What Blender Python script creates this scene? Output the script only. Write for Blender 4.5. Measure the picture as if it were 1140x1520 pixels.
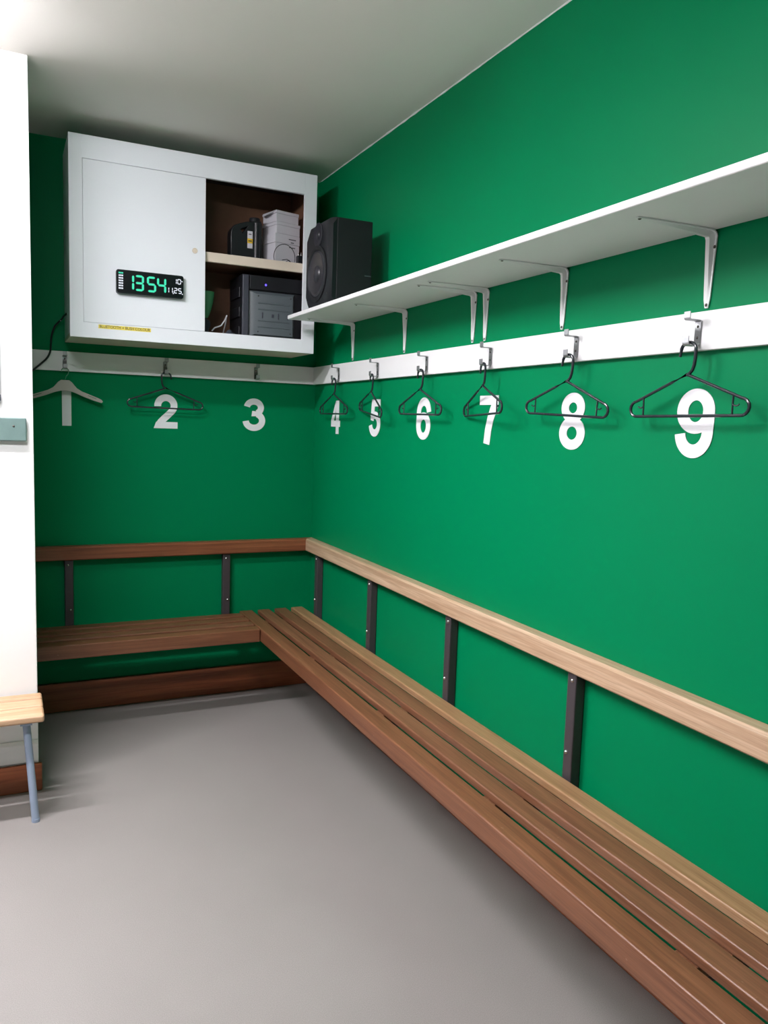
import bpy, bmesh, math, random
from mathutils import Vector, Matrix

for o in list(bpy.data.objects):
    bpy.data.objects.remove(o, do_unlink=True)
scene = bpy.context.scene
C = scene.collection
random.seed(7)
PI = math.pi

# ------------------------------------------------------------------ camera
YAW, PITCH, ROLL, FPX = 0.4482, -0.1106, 0.0333, 1170.82
cy, sy, cp, sp = math.cos(YAW), math.sin(YAW), math.cos(PITCH), math.sin(PITCH)
fwd = Vector((sy * cp, cy * cp, sp))
r0 = Vector((cy, -sy, 0))
u0 = r0.cross(fwd)
rt = r0 * math.cos(ROLL) + u0 * math.sin(ROLL)
up = -r0 * math.sin(ROLL) + u0 * math.cos(ROLL)
cam_data = bpy.data.cameras.new('camera')
cam = bpy.data.objects.new('camera', cam_data)
C.objects.link(cam)
M = Matrix((rt, up, -fwd)).transposed().to_4x4()
M.translation = Vector((-1.5545, -4.171, 1.4948))
cam.matrix_world = M
cam_data.sensor_fit = 'AUTO'
cam_data.sensor_width = 36.0
cam_data.lens = FPX / 1520.0 * 36.0
cam_data.clip_start = 0.02
scene.camera = cam

# ------------------------------------------------------------------ world, exposure
world = bpy.data.worlds.new('room_ambient')
scene.world = world
world.use_nodes = True
world.node_tree.nodes['Background'].inputs[0].default_value = (0.8, 0.85, 0.9, 1)
world.node_tree.nodes['Background'].inputs[1].default_value = 0.0
scene.view_settings.view_transform = 'Standard'
scene.view_settings.look = 'None'
scene.view_settings.gamma = 1.0
scene.view_settings.use_curve_mapping = False
scene.view_settings.exposure = 0.45
TUBE_STRENGTH = (172.0, 112.0)     # the two ceiling batten lights, built below
TUBE_COLOR = (0.985, 0.955, 1.0)
SPOTS = [(-2.27, -1.50), (-2.10, -2.65)]   # where the two batten lights hang

# ------------------------------------------------------------------ materials
def srgb(r, g, b):
    f = lambda c: (c / 255 / 12.92) if c / 255 <= 0.04045 else ((c / 255 + 0.055) / 1.055) ** 2.4
    return (f(r), f(g), f(b), 1)

def base_mat(name, col, rough=0.5, metal=0.0, spec=0.5):
    m = bpy.data.materials.new(name)
    m.use_nodes = True
    b = m.node_tree.nodes['Principled BSDF']
    b.inputs['Base Color'].default_value = col
    b.inputs['Roughness'].default_value = rough
    b.inputs['Metallic'].default_value = metal
    b.inputs['Specular IOR Level'].default_value = spec
    return m

def mix_node(nt, fac, a, b):
    n = nt.nodes.new('ShaderNodeMix')
    n.data_type = 'RGBA'
    for s, v in ((0, fac), (6, a), (7, b)):
        if hasattr(v, 'is_output'):
            nt.links.new(v, n.inputs[s])
        else:
            n.inputs[s].default_value = v
    return n.outputs[2]

def noise(nt, vec, scale, detail=3, rough=0.5, dist=0.0):
    n = nt.nodes.new('ShaderNodeTexNoise')
    n.inputs['Scale'].default_value = scale
    n.inputs['Detail'].default_value = detail
    n.inputs['Roughness'].default_value = rough
    n.inputs['Distortion'].default_value = dist
    nt.links.new(vec, n.inputs['Vector'])
    return n.outputs['Fac']

def ramp(nt, fac, stops):
    n = nt.nodes.new('ShaderNodeValToRGB')
    el = n.color_ramp.elements
    el[0].position, el[0].color = stops[0]
    el[1].position, el[1].color = stops[-1]
    for p, c in stops[1:-1]:
        e = el.new(p)
        e.color = c
    nt.links.new(fac, n.inputs['Fac'])
    return n.outputs['Color']

def bump(nt, height, strength, dist=0.002):
    n = nt.nodes.new('ShaderNodeBump')
    n.inputs['Strength'].default_value = strength
    n.inputs['Distance'].default_value = dist
    nt.links.new(height, n.inputs['Height'])
    nt.links.new(n.outputs['Normal'], nt.nodes['Principled BSDF'].inputs['Normal'])

def coords(nt, scale=(1, 1, 1), rnd=False):
    tc = nt.nodes.new('ShaderNodeTexCoord')
    mp = nt.nodes.new('ShaderNodeMapping')
    mp.inputs['Scale'].default_value = scale
    nt.links.new(tc.outputs['Object'], mp.inputs['Vector'])
    if rnd:
        oi = nt.nodes.new('ShaderNodeObjectInfo')
        ml = nt.nodes.new('ShaderNodeMath')
        ml.operation = 'MULTIPLY'
        ml.inputs[1].default_value = 37.0
        nt.links.new(oi.outputs['Random'], ml.inputs[0])
        cb = nt.nodes.new('ShaderNodeCombineXYZ')
        for i in range(3):
            nt.links.new(ml.outputs[0], cb.inputs[i])
        nt.links.new(cb.outputs[0], mp.inputs['Location'])
    return mp.outputs['Vector']

def paint_mat(name, col, col2, rough, scale=2.0, bumpy=0.12, spec=0.5):
    m = base_mat(name, col, rough, spec=spec)
    nt = m.node_tree
    v = coords(nt)
    f = noise(nt, v, scale, 4, 0.6)
    c = mix_node(nt, f, col, col2)
    nt.links.new(c, nt.nodes['Principled BSDF'].inputs['Base Color'])
    bump(nt, noise(nt, v, 160, 2, 0.5), bumpy, 0.001)
    return m

def wood_mat(name, axis, dark, mid, light, rough=0.42, wear=None):
    m = base_mat(name, mid, rough)
    nt = m.node_tree
    sc = [22.0, 22.0, 22.0]
    sc['xyz'.index(axis)] = 0.7
    v = coords(nt, sc, True)
    f1 = noise(nt, v, 1.6, 5, 0.6, 1.2)
    c = ramp(nt, f1, [(0.28, dark), (0.5, mid), (0.72, light)])
    sc2 = [s * 6 for s in sc]
    sc2['xyz'.index(axis)] = 3.0
    v2 = coords(nt, sc2, True)
    f2 = noise(nt, v2, 2.0, 3, 0.6, 0.3)
    g = ramp(nt, f2, [(0.35, (0.72, 0.70, 0.68, 1)), (0.6, (1, 1, 1, 1))])
    mx = nt.nodes.new('ShaderNodeMix')
    mx.data_type = 'RGBA'
    mx.blend_type = 'MULTIPLY'
    mx.inputs[0].default_value = 0.8
    nt.links.new(c, mx.inputs[6])
    nt.links.new(g, mx.inputs[7])
    out = mx.outputs[2]
    if wear:
        v3 = coords(nt, (1, 1, 1), True)
        w = ramp(nt, noise(nt, v3, 60, 5, 0.6, 0.4), [(0.70, (0, 0, 0, 1)), (0.76, (0.5, 0.5, 0.5, 1))])
        out = mix_node(nt, w, out, wear)
    nt.links.new(out, nt.nodes['Principled BSDF'].inputs['Base Color'])
    bump(nt, f2, 0.25, 0.0015)
    return m

def glow_mat(name, col, strength):
    m = base_mat(name, (0.02, 0.02, 0.02, 1), 0.4)
    b = m.node_tree.nodes['Principled BSDF']
    b.inputs['Emission Color'].default_value = col
    b.inputs['Emission Strength'].default_value = strength
    return m

MAT = {}
MAT['green'] = paint_mat('green_gloss_paint', (0.0, 0.208, 0.076, 1), (0.0, 0.194, 0.070, 1), 0.42, 1.2, 0.10, 0.06)
MAT['white_wall'] = paint_mat('white_wall_paint', (0.89, 0.89, 0.885, 1), (0.87, 0.87, 0.865, 1), 0.55)
MAT['grey_wall'] = paint_mat('pale_grey_wall_paint', (0.20, 0.20, 0.20, 1), (0.18, 0.18, 0.18, 1), 0.6)
MAT['ceiling'] = paint_mat('ceiling_paint', (0.86, 0.83, 0.78, 1), (0.83, 0.80, 0.75, 1), 0.85)
MAT['white_gloss'] = paint_mat('white_gloss_paint', (0.84, 0.875, 0.915, 1), (0.82, 0.855, 0.895, 1), 0.55, 3)
MAT['white_trim'] = paint_mat('white_trim_paint', (0.84, 0.845, 0.85, 1), (0.81, 0.81, 0.81, 1), 0.45, 5)
MAT['cream'] = paint_mat('cream_paint', srgb(226, 214, 196), srgb(214, 200, 182), 0.5, 6)
MAT['grey_green'] = paint_mat('weathered_grey_green_paint', srgb(105, 128, 124), srgb(85, 108, 105), 0.5, 30)
MAT['hardboard'] = paint_mat('brown_hardboard', srgb(128, 92, 68), srgb(108, 76, 56), 0.6, 9)
MAT['panel_shade'] = base_mat('brown_board_painted_shade', srgb(52, 40, 36), 0.6)  # brown board with the cabinet's inner shade mixed into its colour
MAT['vinyl_white'] = base_mat('white_vinyl', (0.86, 0.86, 0.89, 1), 0.4)
MAT['metal'] = base_mat('brushed_aluminium', (0.36, 0.37, 0.38, 1), 0.4, 0.8)
MAT['steel'] = base_mat('bright_steel', (0.7, 0.7, 0.7, 1), 0.25, 1.0)
MAT['bracket'] = base_mat('white_enamelled_steel', (0.80, 0.82, 0.82, 1), 0.3)
MAT['post'] = base_mat('dark_grey_steel_paint', srgb(66, 60, 64), 0.45)
MAT['screw_dark'] = base_mat('tarnished_screw', srgb(70, 66, 60), 0.4, 0.7)
MAT['black'] = base_mat('black_plastic', srgb(18, 20, 25), 0.4)
MAT['black_soft'] = base_mat('matt_black_vinyl', srgb(17, 19, 24), 0.6)
MAT['hanger'] = base_mat('black_hanger_plastic', srgb(38, 44, 50), 0.22)
MAT['hanger_grey'] = base_mat('pale_grey_hanger_plastic', srgb(176, 172, 164), 0.45)
MAT['leg_blue'] = base_mat('blue_grey_tube_paint', srgb(142, 156, 176), 0.4)
MAT['case'] = base_mat('black_case_plastic', srgb(18, 19, 25), 0.5)
MAT['case_strip'] = base_mat('dark_slate_plastic', srgb(62, 64, 74), 0.45)
MAT['case_grey'] = base_mat('grey_case_plastic', srgb(84, 93, 97), 0.4)
MAT['card'] = base_mat('white_card', srgb(206, 205, 212), 0.6)
MAT['print'] = base_mat('dark_print', srgb(50, 50, 58), 0.6)
MAT['yellow'] = base_mat('yellow_tape', srgb(240, 220, 92), 0.5)
MAT['label_yellow'] = base_mat('label_yellow', srgb(228, 190, 40), 0.5)
MAT['green_plastic'] = base_mat('green_plastic', srgb(70, 140, 96), 0.25)
MAT['slate'] = base_mat('slate_cloth', srgb(52, 60, 70), 0.8)
MAT['clock_face'] = base_mat('clock_black_face', srgb(8, 14, 18), 0.25)
MAT['clock_shell'] = base_mat('clock_dark_shell', srgb(60, 64, 68), 0.4)
MAT['led_green'] = glow_mat('green_led', (0.04, 0.86, 0.50, 1), 0.70)
MAT['led_white'] = glow_mat('white_led', (0.85, 0.9, 1.0, 1), 0.72)
MAT['led_blue'] = glow_mat('blue_led', (0.12, 0.08, 1.0, 1), 1.6)
for k_ in (0, 1):
    MAT['diffuser_%d' % k_] = glow_mat('lamp_diffuser_%d' % k_, TUBE_COLOR + (1,), TUBE_STRENGTH[k_])
MAT['lamp_metal'] = base_mat('white_lamp_metal', (0.8, 0.8, 0.8, 1), 0.4)
MAT['cone'] = base_mat('speaker_cone', srgb(42, 42, 48), 0.32)
MAT['rubber'] = base_mat('speaker_rubber', srgb(18, 20, 24), 0.45)
MAT['clear'] = base_mat('clear_plastic', (0.8, 0.88, 0.85, 1), 0.1)
MAT['clear'].node_tree.nodes['Principled BSDF'].inputs['Transmission Weight'].default_value = 0.85

fl = base_mat('grey_vinyl_floor', srgb(140, 136, 134), 0.5)
nt = fl.node_tree
v = coords(nt)
cA = mix_node(nt, ramp(nt, noise(nt, v, 1.1, 4, 0.6), [(0.3, (0, 0, 0, 1)), (0.7, (1, 1, 1, 1))]),
              (0.255, 0.236, 0.224, 1), (0.288, 0.268, 0.255, 1))
sp1 = ramp(nt, noise(nt, v, 420, 2, 0.6), [(0.35, (0.84, 0.84, 0.84, 1)), (0.65, (1.08, 1.08, 1.08, 1))])
mx = nt.nodes.new('ShaderNodeMix')
mx.data_type = 'RGBA'
mx.blend_type = 'MULTIPLY'
mx.inputs[0].default_value = 1.0
nt.links.new(cA, mx.inputs[6])
nt.links.new(sp1, mx.inputs[7])
nt.links.new(mx.outputs[2], nt.nodes['Principled BSDF'].inputs['Base Color'])
bump(nt, noise(nt, v, 420, 2, 0.6), 0.15, 0.001)
MAT['floor'] = fl

WEAR = srgb(196, 176, 158)
def woods(key, d, m, l, rough=0.42, wear=None):
    for ax in 'xy':
        MAT[key + '_' + ax] = wood_mat(key + '_grain_' + ax, ax, srgb(*d), srgb(*m), srgb(*l), rough, wear)
woods('slat_red', (104, 63, 42), (121, 77, 52), (137, 91, 64), 0.40, WEAR)
woods('slat_mid', (108, 68, 48), (124, 82, 58), (140, 96, 70), 0.42, WEAR)
woods('slat_tan', (148, 110, 76), (164, 126, 90), (180, 142, 106), 0.42)
woods('rail_tan', (178, 144, 114), (198, 166, 136), (214, 186, 158), 0.40)
woods('rail_red', (112, 62, 40), (136, 80, 52), (156, 98, 66), 0.40)
woods('skirt', (126, 64, 36), (150, 82, 48), (168, 98, 60), 0.45)
woods('pine', (176, 136, 100), (198, 160, 124), (212, 180, 148), 0.42)

# ------------------------------------------------------------------ mesh helpers
def obj(name, me, mat, parent=None, loc=(0, 0, 0), rot=(0, 0, 0)):
    o = bpy.data.objects.new(name, me)
    C.objects.link(o)
    if mat is not None:
        mm = MAT[mat] if isinstance(mat, str) else mat
        if not me.materials:
            me.materials.append(mm)
    o.location = loc
    o.rotation_euler = rot
    if parent is not None:
        o.parent = parent
    return o

def tag(o, label=None, cat=None, group=None, kind=None):
    if label: o['label'] = label
    if cat: o['category'] = cat
    if group: o['group'] = group
    if kind: o['kind'] = kind
    return o

def thing(name, label, cat, loc=(0, 0, 0), rot=(0, 0, 0), group=None):
    o = bpy.data.objects.new(name, None)
    o.empty_display_size = 0.05
    C.objects.link(o)
    o.location = loc
    o.rotation_euler = rot
    return tag(o, label, cat, group)

def copy_tree(o, parent=None):
    c = o.copy()
    C.objects.link(c)
    if parent is not None:
        c.parent = parent
    for ch in list(o.children):
        copy_tree(ch, c)
    return c

def smooth_by_angle(me, deg=40):
    for p in me.polygons:
        p.use_smooth = True
    me.set_sharp_from_angle(angle=math.radians(deg))

def bm_mesh(bm, name='m', smooth=True):
    bmesh.ops.recalc_face_normals(bm, faces=bm.faces)
    me = bpy.data.meshes.new(name)
    bm.to_mesh(me)
    bm.free()
    if smooth:
        smooth_by_angle(me)
    return me

def box_mesh(sx, sy_, sz, bev=0.0, seg=2):
    bm = bmesh.new()
    bmesh.ops.create_cube(bm, size=1.0)
    bmesh.ops.scale(bm, vec=(sx, sy_, sz), verts=bm.verts)
    if bev > 0:
        bmesh.ops.bevel(bm, geom=list(bm.edges), offset=bev, segments=seg, profile=0.5, affect='EDGES')
    return bm_mesh(bm, smooth=False)

def box(name, a, b, mat, parent=None, bev=0.0, seg=2, origin=None):
    """box between two world corners; the object's origin sits at the box centre
    (parents are all unrotated when this is used with world corners)"""
    c = [(a[i] + b[i]) / 2 for i in range(3)]
    s = [abs(b[i] - a[i]) for i in range(3)]
    if parent is not None and origin is None:
        origin = parent.location
    if origin is not None:
        c = [c[i] - origin[i] for i in range(3)]
    return obj(name, box_mesh(*s, bev, seg), mat, parent, c)

def add_box(bm, a, b):
    r = bmesh.ops.create_cube(bm, size=1.0)
    c = Vector([(a[i] + b[i]) / 2 for i in range(3)])
    s = [abs(b[i] - a[i]) for i in range(3)]
    bmesh.ops.scale(bm, vec=s, verts=r['verts'])
    bmesh.ops.translate(bm, vec=c, verts=r['verts'])

def add_tube(bm, pts, r, n=10, closed=False, cap=True):
    pts = [Vector(p) for p in pts]
    m = len(pts)
    rings = []
    prev = None
    for i, p in enumerate(pts):
        if closed:
            t = (pts[(i + 1) % m] - pts[i - 1]).normalized()
        else:
            t = (pts[min(i + 1, m - 1)] - pts[max(i - 1, 0)]).normalized()
        if prev is None:
            ref = Vector((0, 0, 1)) if abs(t.z) < 0.9 else Vector((0, 1, 0))
            nrm = (ref - t * ref.dot(t)).normalized()
        else:
            nrm = (prev - t * prev.dot(t)).normalized()
        prev = nrm
        bn = t.cross(nrm)
        rr = r[i] if isinstance(r, (list, tuple)) else r
        rings.append([bm.verts.new(p + (nrm * math.cos(2 * PI * k / n) + bn * math.sin(2 * PI * k / n)) * rr)
                      for k in range(n)])
    cnt = m if closed else m - 1
    for i in range(cnt):
        a, b = rings[i], rings[(i + 1) % m]
        off = 0
        if closed and i == m - 1:
            off = min(range(n), key=lambda s: (a[0].co - b[s].co).length)
        for k in range(n):
            bm.faces.new((a[k], a[(k + 1) % n], b[(k + 1 + off) % n], b[(k + off) % n]))
    if cap and not closed:
        bm.faces.new(rings[0])
        bm.faces.new(list(reversed(rings[-1])))

def tube_mesh(pts, r, n=10, closed=False):
    bm = bmesh.new()
    add_tube(bm, pts, r, n, closed)
    return bm_mesh(bm)

def lathe_mesh(prof, n=28, axis='z'):
    """prof: list of (radius, height)"""
    bm = bmesh.new()
    rings = []
    for r, h in prof:
        if r < 1e-6:
            rings.append([bm.verts.new((0, 0, h))])
        else:
            rings.append([bm.verts.new((r * math.cos(2 * PI * k / n), r * math.sin(2 * PI * k / n), h)) for k in range(n)])
    for a, b in zip(rings, rings[1:]):
        for k in range(n):
            k2 = (k + 1) % n
            if len(a) == 1 and len(b) == 1:
                continue
            if len(a) == 1:
                bm.faces.new((a[0], b[k], b[k2]))
            elif len(b) == 1:
                bm.faces.new((a[k], a[k2], b[0]))
            else:
                bm.faces.new((a[k], a[k2], b[k2], b[k]))
    return bm_mesh(bm)

def add_prism(bm, poly, t0, t1, f):
    """poly: 2D points; f maps (u, v, w) to 3D"""
    a = [bm.verts.new(f(u, v_, t0)) for u, v_ in poly]
    b = [bm.verts.new(f(u, v_, t1)) for u, v_ in poly]
    n = len(poly)
    bm.faces.new(a)
    bm.faces.new(list(reversed(b)))
    for k in range(n):
        bm.faces.new((a[k], b[k], b[(k + 1) % n], a[(k + 1) % n]))

def add_strip(bm, path, width, t0, t1, f):
    """2D path stroked to a ribbon of given width, with thickness"""
    m = len(path)
    L, R = [], []
    for i in range(m):
        p0 = Vector(path[max(i - 1, 0)])
        p1 = Vector(path[min(i + 1, m - 1)])
        t = (p1 - p0).normalized()
        n = Vector((-t.y, t.x))
        w = width[i] if isinstance(width, (list, tuple)) else width
        L.append(Vector(path[i]) + n * w / 2)
        R.append(Vector(path[i]) - n * w / 2)
    for i in range(m - 1):
        add_prism(bm, [L[i], L[i + 1], R[i + 1], R[i]], t0, t1, f)

def arc(cx, cy_, rx, ry, a0, a1, n=24):
    return [(cx + rx * math.cos(math.radians(a0 + (a1 - a0) * i / n)),
             cy_ + ry * math.sin(math.radians(a0 + (a1 - a0) * i / n))) for i in range(n + 1)]

def curve_mesh(outlines, extrude, bevel=0.0):
    cu = bpy.data.curves.new('c', 'CURVE')
    cu.dimensions = '2D'
    cu.fill_mode = 'BOTH'
    cu.extrude = extrude
    cu.bevel_depth = bevel
    cu.bevel_resolution = 2
    for pts in outlines:
        s = cu.splines.new('POLY')
        s.points.add(len(pts) - 1)
        for p, q in zip(s.points, pts):
            p.co = (q[0], q[1], 0, 1)
        s.use_cyclic_u = True
    o = bpy.data.objects.new('tmp', cu)
    C.objects.link(o)
    dg = bpy.context.evaluated_depsgraph_get()
    me = bpy.data.meshes.new_from_object(o.evaluated_get(dg))
    bpy.data.objects.remove(o, do_unlink=True)
    return me

def text_mesh(s, size, extrude=0.0004):
    cu = bpy.data.curves.new('t', 'FONT')
    cu.body = s
    cu.size = size
    cu.extrude = extrude
    cu.align_x = 'CENTER'
    cu.align_y = 'CENTER'
    cu.offset = 0.00018
    o = bpy.data.objects.new('tmp', cu)
    C.objects.link(o)
    dg = bpy.context.evaluated_depsgraph_get()
    me = bpy.data.meshes.new_from_object(o.evaluated_get(dg))
    bpy.data.objects.remove(o, do_unlink=True)
    return me

# ------------------------------------------------------------------ the room
ZC = 2.78
YL = -0.872      # face of the white wall on the left
XL = -1.460      # its outer corner, where the green alcove starts
def struct(name, a, b, mat, bev=0.0):
    return tag(box(name, a, b, mat, None, bev), kind='structure')
struct('floor', (-3.7, -6.1, -0.1), (0.1, 0.1, 0.0), 'floor')
struct('ceiling', (-3.7, -6.1, ZC), (0.1, 0.1, ZC + 0.1), 'ceiling')
struct('wall_right', (0.0, -6.1, 0.0), (0.1, 0.1, ZC), 'green')
struct('wall_back', (XL, 0.0, 0.0), (0.0, 0.1, ZC), 'green')
struct('wall_left', (-3.6, YL, 0.0), (XL, 0.1, ZC), 'white_wall', 0.003)
struct('wall_alcove', (XL, YL + 0.05, 0.0), (XL + 0.002, 0.0, ZC), 'green')
struct('wall_side', (-3.7, -6.1, 0.0), (-3.6, 0.1, ZC), 'grey_wall')
struct('wall_rear', (-3.6, -6.1, 0.0), (0.0, -6.0, ZC), 'grey_wall')
struct('baseboard_back', (XL + 0.003, -0.022, 0.0), (0.0, 0.0, 0.146), 'skirt_x', 0.003)
struct('baseboard_right', (-0.022, -6.0, 0.0), (0.0, -0.022, 0.146), 'skirt_y', 0.003)
struct('baseboard_left', (-3.6, YL - 0.020, 0.0), (XL + 0.012, YL, 0.112), 'skirt_x', 0.005)
# rounded white plaster ledge above that skirting board
bm = bmesh.new()
prof = [(0.0, 0.118), (0.010, 0.120), (0.014, 0.130), (0.014, 0.165), (0.020, 0.175), (0.020, 0.196), (0.012, 0.204), (0.0, 0.206)]
add_prism(bm, prof, -3.59, XL - 0.002, lambda u, v_, w: (w, YL - u, v_))
tag(obj('trim_1', bm_mesh(bm), 'white_wall'), kind='structure')

# ragged bead of filler where the ceiling meets the green wall
pts, rad = [], []
for i in range(121):
    y = -0.03 - 5.9 * i / 120
    pts.append((-0.001, y, ZC - 0.0005))
    rad.append(0.0022 + 0.0028 * random.random() ** 2)
tag(obj('trim_2', tube_mesh(pts, rad, 6), 'white_wall'), kind='structure')

# ------------------------------------------------------------------ ceiling batten lights
def ceiling_lamp(x, y, label, mat):
    t = thing('ceiling_light', label, 'ceiling light', (x, y, ZC), group='ceiling batten lights')
    bm = bmesh.new()
    add_prism(bm, [(-0.045, 0), (0.045, 0), (0.045, -0.050), (-0.045, -0.050)], -0.70, 0.70, lambda u, v_, w: (w, u, v_))
    obj('housing', bm_mesh(bm), 'lamp_metal', t)
    pr = [(0.046 * math.cos(a), -0.050 - 0.024 * math.sin(a)) for a in [PI * i / 10 for i in range(11)]]
    bm = bmesh.new()
    add_prism(bm, pr, -0.68, 0.68, lambda u, v_, w: (w, u, v_))
    obj('diffuser', bm_mesh(bm), mat, t)
    for s in (-1, 1):
        obj('end_cap', box_mesh(0.022, 0.098, 0.078, 0.004), 'lamp_metal', t, (s * 0.692, 0, -0.0395))
    return t
ceiling_lamp(*SPOTS[0], 'white batten light on the ceiling in front of the white cabinet', 'diffuser_0')
ceiling_lamp(*SPOTS[1], 'white batten light on the ceiling above the viewer', 'diffuser_1')

# ------------------------------------------------------------------ benches
ZS = 0.450
PITCHS, WS = 0.0975, 0.067
def bench(name, label, axis, along0, along1, posts, mats, slat_ranges, rail_m):
    """axis 'y': bench runs along y against the right wall (depth is -x);
    axis 'x': bench runs along x against the back wall (depth is -y)"""
    t = thing(name, label, 'bench', (-0.22, (along0 + along1) / 2, 0) if axis == 'y' else ((along0 + along1) / 2, -0.22, 0))
    O = t.location
    def bx(nm, d0, d1, l0, l1, z0, z1, mat, bev=0.0, parent=t, seg=2, off=(0, 0, 0)):
        if axis == 'y':
            a, b = (-d1, l0, z0), (-d0, l1, z1)
        else:
            a, b = (l0, -d1, z0), (l1, -d0, z1)
        org = [O[i] + off[i] for i in range(3)]
        return box(nm, a, b, mat, parent, bev, seg, org)
    for i in range(4):
        d0 = 0.049 + i * PITCHS
        d1 = d0 + (WS if i < 3 else 0.072)
        l0, l1 = slat_ranges[i]
        bx('slat', d0, d1, l0, l1, ZS - (0.026 if i < 3 else 0.066), ZS, mats[i], 0.005, seg=3)
    for p in posts:
        bx('batten', 0.05, 0.34, p - 0.03, p + 0.03, ZS - 0.055, ZS - 0.0262, 'slat_mid_' + ('x' if axis == 'y' else 'y'), 0.002)
        po = bx('post', 0.001, 0.037, p - 0.020, p + 0.020, 0.366, 0.7765, 'post', 0.004)
        bx('arm', 0.038, 0.325, p - 0.018, p + 0.018, ZS - 0.084, ZS - 0.0555, 'post', 0.003)
        for zz, du in ((0.752, -0.004), (ZS + 0.075, 0.006)):
            if axis == 'y':
                loc, rot = (-0.037, p + du, zz), (0, -PI / 2, 0)
            else:
                loc, rot = (p + du, -0.037, zz), (PI / 2, 0, 0)
            l = [loc[k] - O[k] - po.location[k] for k in range(3)]
            obj('bolt', BOLT, None, po, l, rot)
    # mitred back rest rail
    bm = bmesh.new()
    w, z0, z1, e = 0.052, 0.777, 0.845, 0.005
    prof = [(0, z0), (w - e, z0), (w, z0 + e), (w, z1 - 1.6 * e), (w - 1.6 * e, z1), (0, z1)]
    A, B = [], []
    for d, z in prof:
        d2 = d + 0.0015
        if axis == 'y':
            A.append(bm.verts.new((-d2 - O[0], along0 - O[1], z)))
            B.append(bm.verts.new((-d2 - O[0], -d2 - O[1], z)))
        else:
            A.append(bm.verts.new((along0 - O[0], -d2 - O[1], z)))
            B.append(bm.verts.new((-d2 - 0.0008 - O[0], -d2 - O[1], z)))
    n = len(prof)
    for k in range(n):
        bm.faces.new((A[k], B[k], B[(k + 1) % n], A[(k + 1) % n]))
    bm.faces.new(A)
    bm.faces.new(list(reversed(B)))
    obj('backrest_rail', bm_mesh(bm), rail_m, t)
    return t
BOLT = lathe_mesh([(0, 0.006), (0.003, 0.0055), (0.006, 0.003), (0.0068, 0.0), (0, 0)], 12)
BOLT.materials.append(MAT['steel'])

b1 = bench('slatted_bench', 'long four-slat wooden bench with tan backrest rail along the numbered wall of 4 to 9', 'y',
      -4.3, -0.004, [-0.178, -0.880, -1.612, -2.352, -3.090, -3.83],
      ['slat_tan_y', 'slat_mid_y', 'slat_mid_y', 'slat_red_y'],
      [(-4.3, -0.004), (-4.3, -0.005), (-4.3, -0.006), (-4.3, -0.005)], 'rail_tan_y')
b2 = bench('slatted_bench', 'short reddish wooden bench with dark rail beneath the numbers 1, 2 and 3', 'x',
      XL + 0.004, -0.416, [-1.285, -0.495],
      ['slat_red_x', 'slat_red_x', 'slat_mid_x', 'slat_red_x'],
      [(XL + 0.004, -0.4165)] * 4, 'rail_red_x')

# ------------------------------------------------------------------ coat hook boards
def prism_strip(prof, th, width):
    """bent flat strip: prof is (d, z) path of the centre line, th thickness, width along the wall (local x)"""
    bm = bmesh.new()
    add_strip(bm, prof, th, -width / 2, width / 2, lambda u, v_, w: (w, -u, v_))
    bmesh.ops.remove_doubles(bm, verts=bm.verts, dist=1e-5)
    return bm_mesh(bm)
def hook_path():
    p = [(0.040, 0.0215), (0.040, 0.006)] + [(0.040 - 0.006 + 0.006 * math.cos(a), 0.006 + 0.006 * math.sin(a)) for a in [0, -PI / 6, -PI / 3, -PI / 2]]
    p += [(0.010, 0.0), (0.0055, 0.0012), (0.0026, 0.004), (0.0016, 0.008), (0.0016, 0.056), (0.0022, 0.0595), (0.005, 0.061), (0.010, 0.0615)]
    p += [(0.036, 0.0615), (0.0390, 0.0625), (0.040, 0.0655), (0.040, 0.080)]
    return p
HOOK = prism_strip(hook_path(), 0.0026, 0.019)
HOOK.materials.append(MAT['metal'])
SCREW = lathe_mesh([(0, 0.0018), (0.0022, 0.0016), (0.0035, 0.0004), (0.0035, 0), (0, 0)], 10)
SCREW.materials.append(MAT['screw_dark'])
BT, BZ0, BZ1 = 0.020, 1.6997, 1.7937
HZ = 1.7105
hr = thing('hook_rail', 'white painted board with six metal coat hooks along the numbered wall of 4 to 9', 'hook rail', (0, -2.1, BZ0))
box('board', (-BT, -4.3, BZ0), (-0.001, -0.0215, BZ1), 'white_trim', hr, 0.002)
HOOKS_R = [-0.400, -0.868, -1.334, -1.800, -2.262, -2.722]
for y in HOOKS_R + [-3.18]:
    h = obj('coat_hook', HOOK, None, hr, (-BT - 0.0003, y + 2.1, HZ - BZ0), (0, 0, -PI / 2))
    for zz in (0.020, 0.047):
        obj('screw', SCREW, None, h, (0, -0.0028, zz), (PI / 2, 0, 0))
hb = thing('hook_rail', 'white painted board with three coat hooks beneath the cabinet', 'hook rail', (-0.7, 0, BZ0))
box('board', (XL + 0.002, -BT, BZ0), (-0.001, -0.001, BZ1), 'white_trim', hb, 0.002)
HOOKS_B = [-1.293, -0.818, -0.345]
for x in HOOKS_B:
    h = obj('coat_hook', HOOK, None, hb, (x + 0.7, -BT - 0.0003, HZ - BZ0))
    for zz in (0.020, 0.047):
        obj('screw', SCREW, None, h, (0, -0.0028, zz), (PI / 2, 0, 0))

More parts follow.
